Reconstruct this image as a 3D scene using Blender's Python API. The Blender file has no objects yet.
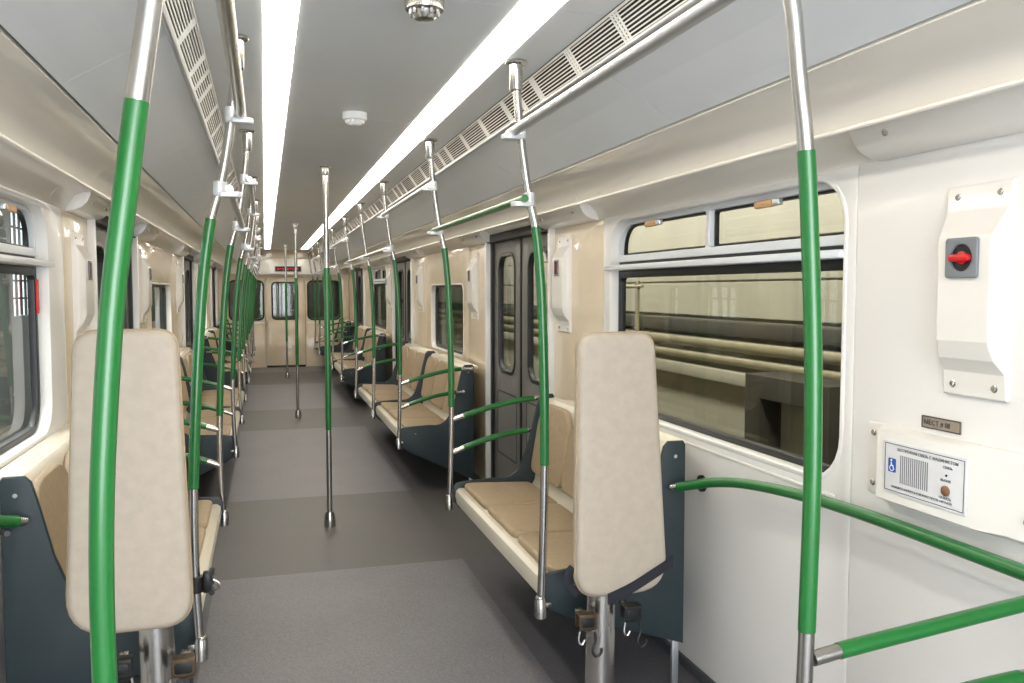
import bpy, bmesh, math, random
from mathutils import Vector, Matrix
random.seed(7)
PI = math.pi
C = bpy.context.scene.collection
S = bpy.context.scene

# ------------------------------------------------------------------ camera, world, light, exposure
cam_data = bpy.data.cameras.new('camera')
cam = bpy.data.objects.new('camera', cam_data)
C.objects.link(cam)
S.camera = cam
cam_data.sensor_fit = 'HORIZONTAL'
cam_data.sensor_width = 36.0
cam_data.lens = 850.0 / 1024.0 * 36.0
cam_data.clip_start = 0.02
cam.matrix_world = Matrix(((0.96041466, 0.01684743, -0.27806445, -0.36),
                           (-0.27857436, 0.05808332, -0.95865669, 0.0),
                           (0.0, 0.99816957, 0.06047733, 1.42),
                           (0, 0, 0, 1)))

world = bpy.data.worlds.new('world')
S.world = world
world.use_nodes = True
world.node_tree.nodes['Background'].inputs[0].default_value = (0.75, 0.78, 0.8, 1)
world.node_tree.nodes['Background'].inputs[1].default_value = 0.25

S.view_settings.view_transform = 'Standard'
S.view_settings.look = 'None'
S.view_settings.gamma = 1.0
S.view_settings.use_curve_mapping = False
S.view_settings.exposure = 0.0

def area(name, loc, rot, sx, sy, power, color):
    l = bpy.data.lights.new(name, 'AREA')
    l.shape = 'RECTANGLE'; l.size = sx; l.size_y = sy; l.energy = power; l.color = color
    o = bpy.data.objects.new(name, l); C.objects.link(o)
    o.location = loc; o.rotation_euler = rot
    return o
# added cool fill light behind the camera, standing in for its flash
area('flash_fill', (0.0, -1.9, 1.25), (PI/2, 0, 0), 1.9, 1.7, 118, (0.90, 0.95, 1.0))
# unseen fill lights added outside to brighten the depot walls and next car
area('outside_fill_right', (1.75, 5.5, 3.2), (0, -0.75, 0), 0.5, 14, 520, (1.0, 0.96, 0.88))
area('outside_fill_left', (-1.9, 5.5, 3.2), (0, 0.8, 0), 0.5, 14, 900, (0.95, 0.98, 1.0))
area('outside_fill_end', (0, 16.7, 2.9), (0.5, 0, 0), 3, 0.4, 60, (1.0, 0.95, 0.86))
STRIP = 13.6           # emission of the two ceiling light strips

# ------------------------------------------------------------------ materials
def lin(c):
    return tuple(((v/255)/12.92 if v/255 <= 0.04045 else ((v/255+0.055)/1.055)**2.4) for v in c) + (1,)
def mat(name, rgb, rough=0.5, metal=0.0, coat=0.0, bump=None, noise=None, emis=None, coat_rough=0.08):
    m = bpy.data.materials.new(name); m.use_nodes = True
    nt = m.node_tree; b = nt.nodes['Principled BSDF']
    col = lin(rgb)
    b.inputs['Base Color'].default_value = col
    b.inputs['Roughness'].default_value = rough
    b.inputs['Metallic'].default_value = metal
    b.inputs['Coat Weight'].default_value = coat
    b.inputs['Coat Roughness'].default_value = coat_rough
    tc = nt.nodes.new('ShaderNodeTexCoord')
    if bump:                      # (scale, strength, distance, detail)
        n = nt.nodes.new('ShaderNodeTexNoise'); n.inputs['Scale'].default_value = bump[0]
        n.inputs['Detail'].default_value = bump[3]
        bp = nt.nodes.new('ShaderNodeBump'); bp.inputs['Strength'].default_value = bump[1]
        bp.inputs['Distance'].default_value = bump[2]
        nt.links.new(tc.outputs['Object'], n.inputs['Vector'])
        nt.links.new(n.outputs['Fac'], bp.inputs['Height'])
        nt.links.new(bp.outputs['Normal'], b.inputs['Normal'])
        nt.links.new(bp.outputs['Normal'], b.inputs['Coat Normal'])
    if noise:                     # (scale, amount) : mottled base colour
        n = nt.nodes.new('ShaderNodeTexNoise'); n.inputs['Scale'].default_value = noise[0]
        n.inputs['Detail'].default_value = 3
        r = nt.nodes.new('ShaderNodeValToRGB')
        a = noise[1]
        r.color_ramp.elements[0].position = 0.35; r.color_ramp.elements[1].position = 0.65
        r.color_ramp.elements[0].color = tuple(max(0, v*(1-a)) for v in col[:3]) + (1,)
        r.color_ramp.elements[1].color = tuple(min(1, v*(1+a)) for v in col[:3]) + (1,)
        nt.links.new(tc.outputs['Object'], n.inputs['Vector'])
        nt.links.new(n.outputs['Fac'], r.inputs['Fac'])
        nt.links.new(r.outputs['Color'], b.inputs['Base Color'])
    if emis:
        b.inputs['Emission Color'].default_value = lin(emis[0])
        b.inputs['Emission Strength'].default_value = emis[1]
    return m
def glass_mat(name, tint, refl=0.0):
    m = bpy.data.materials.new(name); m.use_nodes = True
    nt = m.node_tree; nt.nodes.remove(nt.nodes['Principled BSDF'])
    out = nt.nodes['Material Output']
    tr = nt.nodes.new('ShaderNodeBsdfTransparent'); tr.inputs[0].default_value = tint
    gl = nt.nodes.new('ShaderNodeBsdfGlossy'); gl.inputs['Roughness'].default_value = 0.01
    gl.inputs[0].default_value = (0.95, 0.95, 0.95, 1)
    fr = nt.nodes.new('ShaderNodeFresnel'); fr.inputs[0].default_value = 1.3 + refl
    ge = nt.nodes.new('ShaderNodeNewGeometry'); inv = nt.nodes.new('ShaderNodeMath'); inv.operation = 'SUBTRACT'; inv.inputs[0].default_value = 1.0
    mu = nt.nodes.new('ShaderNodeMath'); mu.operation = 'MULTIPLY'
    nt.links.new(ge.outputs['Backfacing'], inv.inputs[1]); nt.links.new(inv.outputs[0], mu.inputs[0]); nt.links.new(fr.outputs[0], mu.inputs[1])
    mx = nt.nodes.new('ShaderNodeMixShader')
    nt.links.new(mu.outputs[0], mx.inputs[0]); nt.links.new(tr.outputs[0], mx.inputs[1])
    nt.links.new(gl.outputs[0], mx.inputs[2]); nt.links.new(mx.outputs[0], out.inputs[0])
    return m

M = dict(
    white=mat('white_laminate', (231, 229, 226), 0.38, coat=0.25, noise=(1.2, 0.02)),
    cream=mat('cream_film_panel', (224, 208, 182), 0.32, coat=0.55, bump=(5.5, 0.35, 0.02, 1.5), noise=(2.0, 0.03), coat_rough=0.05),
    cove=mat('glossy_cove_plastic', (231, 226, 217), 0.3, coat=0.45, bump=(3.0, 0.22, 0.02, 1.0), coat_rough=0.06),
    coverw=mat('white_cover', (231, 228, 222), 0.3, coat=0.5, coat_rough=0.06),
    ceil=mat('satin_grey_ceiling', (218, 222, 226), 0.42, metal=0.0, noise=(3, 0.015)),
    ceilside=mat('satin_ceiling_side', (214, 218, 222), 0.42, metal=0.0, noise=(3, 0.015)),
    grille=mat('grille_white', (238, 236, 230), 0.4),
    black=mat('dark_void', (26, 25, 25), 0.8),
    gask=mat('black_rubber', (22, 23, 25), 0.4, bump=(60, 0.1, 0.002, 2)),
    steel=mat('brushed_steel', (196, 194, 190), 0.26, metal=1.0, bump=(220, 0.05, 0.001, 2)),
    alum=mat('satin_aluminium', (205, 208, 212), 0.36, metal=0.85, bump=(200, 0.04, 0.001, 2)),
    bracket=mat('cast_light_bracket', (206, 208, 210), 0.4, metal=0.3, bump=(150, 0.05, 0.001, 2)),
    green=mat('green_powder_coat', (28, 106, 46), 0.3, coat=0.35, noise=(9, 0.04), coat_rough=0.15),
    navy=mat('slate_navy_plastic', (35, 49, 54), 0.45, bump=(260, 0.18, 0.001, 2), noise=(8, 0.06)),
    vinyl=mat('beige_vinyl', (168, 149, 121), 0.5, bump=(120, 0.25, 0.0015, 4), noise=(45, 0.05)),
    pad=mat('pale_beige_vinyl', (182, 171, 156), 0.55, bump=(90, 0.35, 0.0015, 5), noise=(28, 0.045)),
    shell=mat('ivory_seat_shell', (228, 220, 202), 0.35, coat=0.3, noise=(6, 0.02)),
    door=mat('grey_door_metal', (128, 126, 122), 0.4, metal=0.3, noise=(12, 0.04)),
    doordark=mat('dark_door_edge', (62, 60, 58), 0.5, noise=(12, 0.05)),
    framew=mat('white_window_frame', (214, 218, 222), 0.35, coat=0.2, noise=(5, 0.02)),
    glass=glass_mat('window_glass', (0.88, 0.89, 0.87, 1), 0.12),
    glassd=glass_mat('tinted_window_glass', (0.80, 0.81, 0.77, 1), 0.20),
    diff=mat('light_diffuser', (255, 252, 244), 0.6, emis=((255, 246, 232), STRIP), noise=(2, 0.01)),
    red=mat('red_plastic', (196, 24, 26), 0.35, noise=(20, 0.05)),
    redd=mat('dark_red_glass', (120, 18, 20), 0.2, noise=(20, 0.05)),
    grey=mat('mid_grey_plastic', (122, 126, 132), 0.4, noise=(20, 0.04)),
    ltgrey=mat('light_grey_plate', (222, 223, 224), 0.4, noise=(20, 0.015)),
    ink=mat('dark_ink', (60, 62, 72), 0.6, noise=(50, 0.05)),
    blue=mat('blue_pictogram', (40, 82, 170), 0.5, noise=(50, 0.03)),
    paper=mat('white_print', (236, 240, 246), 0.5, noise=(50, 0.01)),
    tag=mat('dull_metal_tag', (158, 146, 128), 0.45, metal=0.3, noise=(60, 0.08)),
    brown=mat('brown_button', (120, 84, 62), 0.4, noise=(50, 0.08)),
    strap=mat('black_webbing', (34, 34, 44), 0.8, bump=(300, 0.3, 0.001, 2)),
    brass=mat('scuffed_brass', (92, 78, 62), 0.5, metal=0.8, bump=(90, 0.3, 0.002, 3), noise=(60, 0.2)),
    wood=mat('orange_latch', (204, 160, 112), 0.4, noise=(30, 0.06)),
    kick=mat('dark_skirting', (70, 72, 74), 0.5, noise=(10, 0.06)),
    outw=mat('depot_beige_wall', (166, 162, 146), 0.8, noise=(1.5, 0.06)),
    outd=mat('depot_dark_steel', (62, 58, 50), 0.7, noise=(3, 0.15)),
    outp=mat('depot_pipe', (150, 142, 116), 0.5, noise=(4, 0.1)),
    outf=mat('depot_floor_grey', (128, 124, 106), 0.8, noise=(1.2, 0.12)),
    outg=mat('depot_grey_wall', (176, 180, 180), 0.8, noise=(1.2, 0.06)),
    daylight=mat('depot_window_daylight', (235, 240, 245), 0.6, emis=((225, 235, 245), 2.2), noise=(2, 0.01)),
    carg=mat('next_car_green', (92, 120, 98), 0.5, noise=(4, 0.1)),
    smoke=mat('detector_white', (240, 240, 240), 0.4, noise=(30, 0.01)),
    led=mat('red_led_text', (220, 60, 50), 0.5, emis=((230, 50, 40), 0.5)),
)
def floor_mat(name, rgb, a):
    m = mat(name, rgb, 0.5)
    nt = m.node_tree; b = nt.nodes['Principled BSDF']; tc = nt.nodes.new('ShaderNodeTexCoord')
    n1 = nt.nodes.new('ShaderNodeTexNoise'); n1.inputs['Scale'].default_value = 170; n1.inputs['Detail'].default_value = 4
    n2 = nt.nodes.new('ShaderNodeTexNoise'); n2.inputs['Scale'].default_value = 2.2; n2.inputs['Detail'].default_value = 4
    mx = nt.nodes.new('ShaderNodeMix'); mx.data_type = 'FLOAT'; mx.inputs[0].default_value = 0.22
    r = nt.nodes.new('ShaderNodeValToRGB'); c = lin(rgb)
    r.color_ramp.elements[0].position = 0.36; r.color_ramp.elements[1].position = 0.64
    r.color_ramp.elements[0].color = tuple(v*(1-a) for v in c[:3]) + (1,)
    r.color_ramp.elements[1].color = tuple(v*(1+a) for v in c[:3]) + (1,)
    for n in (n1, n2): nt.links.new(tc.outputs['Object'], n.inputs['Vector'])
    nt.links.new(n1.outputs['Fac'], mx.inputs[2]); nt.links.new(n2.outputs['Fac'], mx.inputs[3])
    nt.links.new(mx.outputs[0], r.inputs['Fac']); nt.links.new(r.outputs['Color'], b.inputs['Base Color'])
    return m
M['fl'] = floor_mat('floor_aisle_grey', (113, 111, 115), 0.22)
M['fd'] = floor_mat('floor_door_grey', (90, 87, 86), 0.14)
M['fs'] = floor_mat('floor_side_grey', (91, 90, 95), 0.2)

# ------------------------------------------------------------------ helpers
WL = {}      # world location of every parent empty
def empty(name, loc, label=None, cat=None, group=None, kind=None):
    o = bpy.data.objects.new(name, None); C.objects.link(o)
    o.empty_display_size = 0.05
    o.location = loc; WL[o.name] = Vector(loc)
    tag(o, label, cat, group, kind)
    return o
def tag(o, label=None, cat=None, group=None, kind=None):
    if label: o['label'] = label
    if cat: o['category'] = cat
    if group: o['group'] = group
    if kind: o['kind'] = kind
    return o
def smooth(me, ang=0.6):
    for p in me.polygons: p.use_smooth = True
    bm = bmesh.new(); bm.from_mesh(me)
    for e in bm.edges:
        e.smooth = not (len(e.link_faces) == 2 and e.calc_face_angle(0) > ang)
    bm.to_mesh(me); bm.free()
def obj(name, bm, m, parent=None, label=None, sm=True):
    bmesh.ops.recalc_face_normals(bm, faces=bm.faces[:])
    if parent is not None:
        off = WL[parent.name].copy()
    else:
        xs = [v.co.x for v in bm.verts]; ys = [v.co.y for v in bm.verts]; zs = [v.co.z for v in bm.verts]
        off = Vector(((min(xs)+max(xs))/2, (min(ys)+max(ys))/2, min(zs)))
    for v in bm.verts: v.co -= off
    me = bpy.data.meshes.new(name); bm.to_mesh(me); bm.free()
    for mm in (m if isinstance(m, list) else [m]): me.materials.append(mm)
    if sm: smooth(me)
    o = bpy.data.objects.new(name, me); C.objects.link(o)
    if parent is not None:
        o.parent = parent; WL[o.name] = off
    else:
        o.location = off; WL[o.name] = off
    if label: o['label'] = label
    return o
def struct(name, bm, m, parent=None, sm=True):
    o = obj(name, bm, m, parent, sm=sm)
    if parent is None: o['kind'] = 'structure'
    return o
def dup(root, loc, rotz=0.0, label=None, group=None):
    def cp(o, parent):
        c = o.copy(); C.objects.link(c)
        if parent is not None: c.parent = parent
        for ch in o.children: cp(ch, c)
        return c
    r = cp(root, None); r.location = loc; r.rotation_euler = (0, 0, rotz)
    if label: r['label'] = label
    if group: r['group'] = group
    return r
def box(bm, x0, x1, y0, y1, z0, z1, bev=0.0, seg=2):
    t = bmesh.new()
    vs = [t.verts.new((x, y, z)) for x in (x0, x1) for y in (y0, y1) for z in (z0, z1)]
    for f in ((0, 1, 3, 2), (4, 6, 7, 5), (0, 4, 5, 1), (2, 3, 7, 6), (0, 2, 6, 4), (1, 5, 7, 3)):
        t.faces.new([vs[i] for i in f])
    bmesh.ops.recalc_face_normals(t, faces=t.faces[:])
    if bev: bmesh.ops.bevel(t, geom=t.edges[:], offset=bev, segments=seg, affect='EDGES', profile=0.5)
    merge(bm, t)
def merge(bm, t, mtx=None):
    me = bpy.data.meshes.new('tmp')
    if mtx is not None: bmesh.ops.transform(t, matrix=mtx, verts=t.verts[:])
    t.to_mesh(me); t.free(); bm.from_mesh(me); bpy.data.meshes.remove(me)
def bxm(*a, **k):
    bm = bmesh.new(); box(bm, *a, **k); return bm
def catmull(pts, n=6):
    P = [Vector(p) for p in pts]
    if len(P) < 3: return P
    out = []
    for i in range(len(P)-1):
        p0 = P[max(i-1, 0)]; p1 = P[i]; p2 = P[i+1]; p3 = P[min(i+2, len(P)-1)]
        for k in range(n):
            t = k/n
            out.append(0.5*((2*p1)+(-p0+p2)*t+(2*p0-5*p1+4*p2-p3)*t*t+(-p0+3*p1-3*p2+p3)*t*t*t))
    out.append(P[-1]); return out
def tube(bm, pts, r, seg=16, cap=True, flat=1.0):
    """sweep; r is a radius or a list of radii"""
    P = [Vector(p) for p in pts]
    R = r if isinstance(r, (list, tuple)) else [r]*len(P)
    up = None; rings = []
    for i, p in enumerate(P):
        t = (P[min(i+1, len(P)-1)] - P[max(i-1, 0)])
        if t.length < 1e-9: t = Vector((0, 0, 1))
        t.normalize()
        if up is None:
            up = Vector((0, 1, 0)) if abs(t.y) < 0.9 else Vector((0, 0, 1))
        a = up - t*up.dot(t); a.normalize(); up = a; b = t.cross(a)
        rings.append([bm.verts.new(p + (a*math.cos(k*2*PI/seg)*flat + b*math.sin(k*2*PI/seg))*R[i]) for k in range(seg)])
    for i in range(len(rings)-1):
        for k in range(seg):
            bm.faces.new((rings[i][k], rings[i][(k+1) % seg], rings[i+1][(k+1) % seg], rings[i+1][k]))
    if cap:
        bm.faces.new(rings[0][::-1]); bm.faces.new(rings[-1])
def tubem(*a, **k):
    bm = bmesh.new(); tube(bm, *a, **k); return bm
def lathe(bm, prof, c, axis='Z', seg=24):
    """prof: (radius, height)"""
    rings = []
    for r, h in prof:
        ring = []
        for k in range(seg):
            a = 2*PI*k/seg; u = r*math.cos(a); v = r*math.sin(a)
            p = {'Z': (u, v, h), 'X': (h, u, v), 'Y': (u, h, v)}[axis]
            ring.append(bm.verts.new(Vector(c)+Vector(p)))
        rings.append(ring)
    for i in range(len(rings)-1):
        for k in range(seg):
            bm.faces.new((rings[i][k], rings[i][(k+1) % seg], rings[i+1][(k+1) % seg], rings[i+1][k]))
    bm.faces.new(rings[0][::-1]); bm.faces.new(rings[-1])
def lathem(*a, **k):
    bm = bmesh.new(); lathe(bm, *a, **k); return bm
def rrect(u0, u1, v0, v1, r, n=6):
    """rounded rectangle loop; r number or (bl, br, tr, tl)"""
    rs = r if isinstance(r, (list, tuple)) else (r,)*4
    out = []
    for (cu, cv, a0, rr) in ((u0+rs[0], v0+rs[0], PI, rs[0]), (u1-rs[1], v0+rs[1], 1.5*PI, rs[1]),
                             (u1-rs[2], v1-rs[2], 0, rs[2]), (u0+rs[3], v1-rs[3], 0.5*PI, rs[3])):
        if rr <= 0: out.append((cu, cv)); continue
        for k in range(n+1):
            a = a0 + k*PI/2/n
            out.append((cu+rr*math.cos(a), cv+rr*math.sin(a)))
    return out
def plate(loops, t, bev=0.0, fn=None, res=2):
    """flat plate from 2D loops (outer first, then holes), thickness t along w (0..t); fn maps (u,v,w)->xyz"""
    cu = bpy.data.curves.new('tmp', 'CURVE'); cu.dimensions = '2D'; cu.fill_mode = 'BOTH'
    cu.bevel_depth = bev; cu.bevel_resolution = res; cu.extrude = max(t/2-bev, 0); cu.offset = -bev
    for lp in loops:
        sp = cu.splines.new('POLY'); sp.points.add(len(lp)-1)
        for i, (u, v) in enumerate(lp): sp.points[i].co = (u, v, 0, 1)
        sp.use_cyclic_u = True
    o = bpy.data.objects.new('tmp', cu)
    me = bpy.data.meshes.new_from_object(o)
    bm = bmesh.new(); bm.from_mesh(me)
    bpy.data.objects.remove(o); bpy.data.curves.remove(cu); bpy.data.meshes.remove(me)
    bmesh.ops.remove_doubles(bm, verts=bm.verts[:], dist=1e-5)
    for f in bm.faces: f.smooth = False
    for ed in bm.edges: ed.smooth = True
    for v in bm.verts:
        u, w_, w = v.co.x, v.co.y, v.co.z + t/2
        v.co = Vector(fn(u, w_, w)) if fn else Vector((u, w_, w))
    return bm
def prism_y(poly, y0, y1, bev=0.0):
    """polygon in (x,z) extruded from y0 to y1"""
    return plate([poly], y1-y0, bev, lambda u, v, w: (u, y0+w, v))
def wallfn(s, X):           # plate lying on the side wall: u = y, v = z, w towards the aisle
    return lambda u, v, w: (s*(X-w), u, v)
def text_bm(s, size, fn, t=0.0006, align='LEFT'):
    cu = bpy.data.curves.new('tmp', 'FONT'); cu.body = s; cu.size = size; cu.extrude = t/2
    cu.align_x = align
    o = bpy.data.objects.new('tmp', cu); me = bpy.data.meshes.new_from_object(o)
    bm = bmesh.new(); bm.from_mesh(me)
    bpy.data.objects.remove(o); bpy.data.curves.remove(cu); bpy.data.meshes.remove(me)
    for v in bm.verts: v.co = Vector(fn(v.co.x, v.co.y, v.co.z + t/2))
    return bm
def screw(bm, c, s, r=0.008):
    lathe(bm, [(r*1.5, 0), (r*1.5, -0.002*s), (r, -0.004*s), (r*0.9, -0.006*s)], c, 'X', 14)

W = 1.15; YB = -2.0; YE = 16.2
DOORS = [(-0.16, 1.22), (4.39, 5.77), (8.94, 10.32), (13.49, 14.87)]
WINS = [2.785, 7.27, 11.85]

# ------------------------------------------------------------------ the setting: floor
bm = bmesh.new()
def fquad(x0, x1, y0, y1, mi):
    f = bm.faces.new([bm.verts.new(p) for p in ((x0, y0, 0), (x1, y0, 0), (x1, y1, 0), (x0, y1, 0))]); f.material_index = mi
cuts = [(YB-0.2, 4.32, 0), (4.32, 5.93, 1), (5.93, 8.9, 0), (8.9, 10.4, 1), (10.4, 13.22, 0), (13.22, 15.2, 1), (15.2, YE, 0)]
for y0, y1, k in cuts:
    if k: fquad(-W, W, y0, y1, 1)
    else:
        fquad(-0.62, 0.62, y0, y1, 0); fquad(-W, -0.62, y0, y1, 2); fquad(0.62, W, y0, y1, 2)
me_floor = bm
r = bmesh.ops.extrude_face_region(bm, geom=bm.faces[:])
bmesh.ops.translate(bm, verts=[g for g in r['geom'] if isinstance(g, bmesh.types.BMVert)], vec=(0, 0, -0.05))
struct('floor', bm, [M['fl'], M['fd'], M['fs']], sm=False)

# ceiling: centre panels, light strips, side slopes
bm = bmesh.new()
seams = [YB, -0.9, 0.75, 2.15, 3.72, 5.25, 6.8, 8.3, 9.85, 11.4, 12.9, 14.4, YE]
for a, b in zip(seams[:-1], seams[1:]):
    box(bm, -0.261, 0.271, a+0.0015, b-0.0015, 2.15, 2.17)
    for s in (-1, 1):
        x0, x1 = sorted((s*(0.385 if s > 0 else 0.356), s*0.523)); box(bm, x0, x1, a+0.0015, b-0.0015, 2.15, 2.17)
struct('ceiling', bm, M['ceil'], sm=False)
bm = bmesh.new(); box(bm, -1.2, 1.2, YB-0.2, YE+0.3, 2.19, 2.22)
struct('ceiling', bm, M['black'], sm=False)
for s in (-1, 1):
    side = 'left' if s < 0 else 'right'
    bm = bmesh.new()
    sl = [YB, 0.8, 2.36, 3.9, 5.45, 7.0, 8.55, 10.1, 11.65, 13.2, 14.7, YE]
    for a, b in zip(sl[:-1], sl[1:]):
        merge(bm, prism_y([(s*0.585, 2.068), (s*0.70, 2.008), (s*0.80, 1.948), (s*0.835, 1.925), (s*0.842, 1.937), (s*0.72, 2.015), (s*0.59, 2.083)], a+0.0015, b-0.0015))
    struct('ceiling', bm, M['ceilside'], sm=False)
    # cove along the wall head, in long mouldings with a seam
    cs = [YB, 0.4, 3.62, 6.7, 9.9, 13.1, YE]
    for a, b in zip(cs[:-1], cs[1:]):
        pr = [(0.842, 1.918), (0.88, 1.912), (0.93, 1.893), (0.97, 1.862), (0.995, 1.83), (1.0, 1.808), (1.008, 1.806), (1.02, 1.822),
              (1.05, 1.832), (1.08, 1.828), (1.11, 1.812), (1.135, 1.785), (1.148, 1.75), (1.165, 1.75), (1.165, 1.95), (0.85, 1.95)]
        struct('trim_1' if s < 0 else 'trim_2', prism_y([(s*x, z) for x, z in pr], a+0.001, b-0.001), M['cove'])
        # thin rolled bead running along the cove
        struct('trim_3' if s < 0 else 'trim_4', tubem([(s*0.992, a+0.001, 1.806), (s*0.992, b-0.001, 1.806)], 0.006, 10), M['cove'])
    # outer dark shell behind the lining
    for (ya, yb, za, zb) in [(YB-0.2, YE+0.3, -0.05, 0.3), (YB-0.2, YE+0.3, 1.76, 2.22)]:
        x0, x1 = sorted((s*1.26, s*1.29)); struct('wall_outer_%s' % side, bxm(x0, x1, ya, yb, za, zb), M['black'], sm=False)

# ------------------------------------------------------------------ light strips and grilles
for s in (-1, 1):
    sd = 'left' if s < 0 else 'right'
    e = empty('light_strip', (s*0.328, 7.0, 2.15), 'long glowing white light strip in the ceiling, %s one of the two' % sd, 'ceiling light')
    x0, x1 = ((0.273, 0.383) if s > 0 else (-0.354, -0.263))
    obj('diffuser', plate([rrect(x0, x1, YB+0.02, 15.75, 0.03)], 0.012, 0, lambda u, v, w: (u, v, 2.1475+w)), M['diff'], e)
    bm = bmesh.new()
    for xa, xb in ((x0-0.004, x0), (x1, x1+0.004)): box(bm, xa, xb, YB+0.02, YE-0.01, 2.150, 2.17)
    box(bm, x0, x1, 15.76, YE-0.01, 2.15, 2.17)
    obj('frame', bm, M['ceil'], e)
gl0 = 1.46
def grille_proto():
    e = empty('air_grille', (0, 0, 2.11))
    # plane from (0.525,2.15) to (0.578,2.07) ; local p across, y along
    A = Vector((0.526, 0, 2.149)); B = Vector((0.580, 0, 2.070)); d = (B-A); n = Vector((d.z, 0, -d.x)).normalized()
    def fn(u, v, w): p = A + d*(v) - n*w*-1; return (p.x, u, p.z)
    bm = plate([[(0.004, 0), (gl0-0.004, 0), (gl0-0.004, 1), (0.004, 1)], [(0.02, 0.07), (gl0-0.02, 0.07), (gl0-0.02, 0.93), (0.02, 0.93)]], 0.004, 0, fn)
    obj('frame', bm, M['grille'], e, sm=False)
    bm = bmesh.new()
    for k in range(8):
        v = 0.07 + (k+0.5)*0.86/8
        merge(bm, plate([[(0.018, v-0.022), (gl0-0.018, v-0.022), (gl0-0.018, v+0.022), (0.018, v+0.022)]], 0.003, 0, fn))
    for k in range(4):
        y = 0.19 + k*0.36
        for q in (-0.018, 0, 0.018):
            merge(bm, plate([[(y+q-0.003, 0.07), (y+q+0.003, 0.07), (y+q+0.003, 0.93), (y+q-0.003, 0.93)]], 0.0045, 0, fn))
    obj('slat', bm, M['grille'], e, sm=False)
    bm = plate([[(0.0, -0.0), (gl0, -0.0), (gl0, 1.0), (0.0, 1.0)]], 0.002, 0, lambda u, v, w: fn(u, v, -0.028+w))
    obj('backing', bm, M['black'], e, sm=False)
    bm = tubem([(0.580, 0.002, 2.070), (0.580, gl0-0.002, 2.070)], 0.009, 10)
    obj('edge_bead', bm, M['alum'], e)
    return e
gp = grille_proto()
ORD = ['nearest', 'second', 'third', 'fourth', 'fifth', 'sixth', 'seventh', 'eighth', 'ninth', 'tenth', 'eleventh', 'twelfth']
gi = 0
for i in range(11):
    y = 0.1 + i*gl0
    for s in (1, -1):
        sd = 'right' if s > 0 else 'left'
        lab = 'white ventilation grille beside the %s light strip, %s from the camera' % (sd, ORD[i])
        if gi == 0: o = gp; o.location = (0, y, 2.11); o['label'] = lab
        elif s > 0: o = dup(gp, (0, y, 2.11), 0, lab)
        else: o = dup(gp, (0, y+gl0, 2.11), PI, lab)
        o['category'] = 'grille'; o['group'] = 'ventilation grilles along the light strips'; gi += 1

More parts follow.
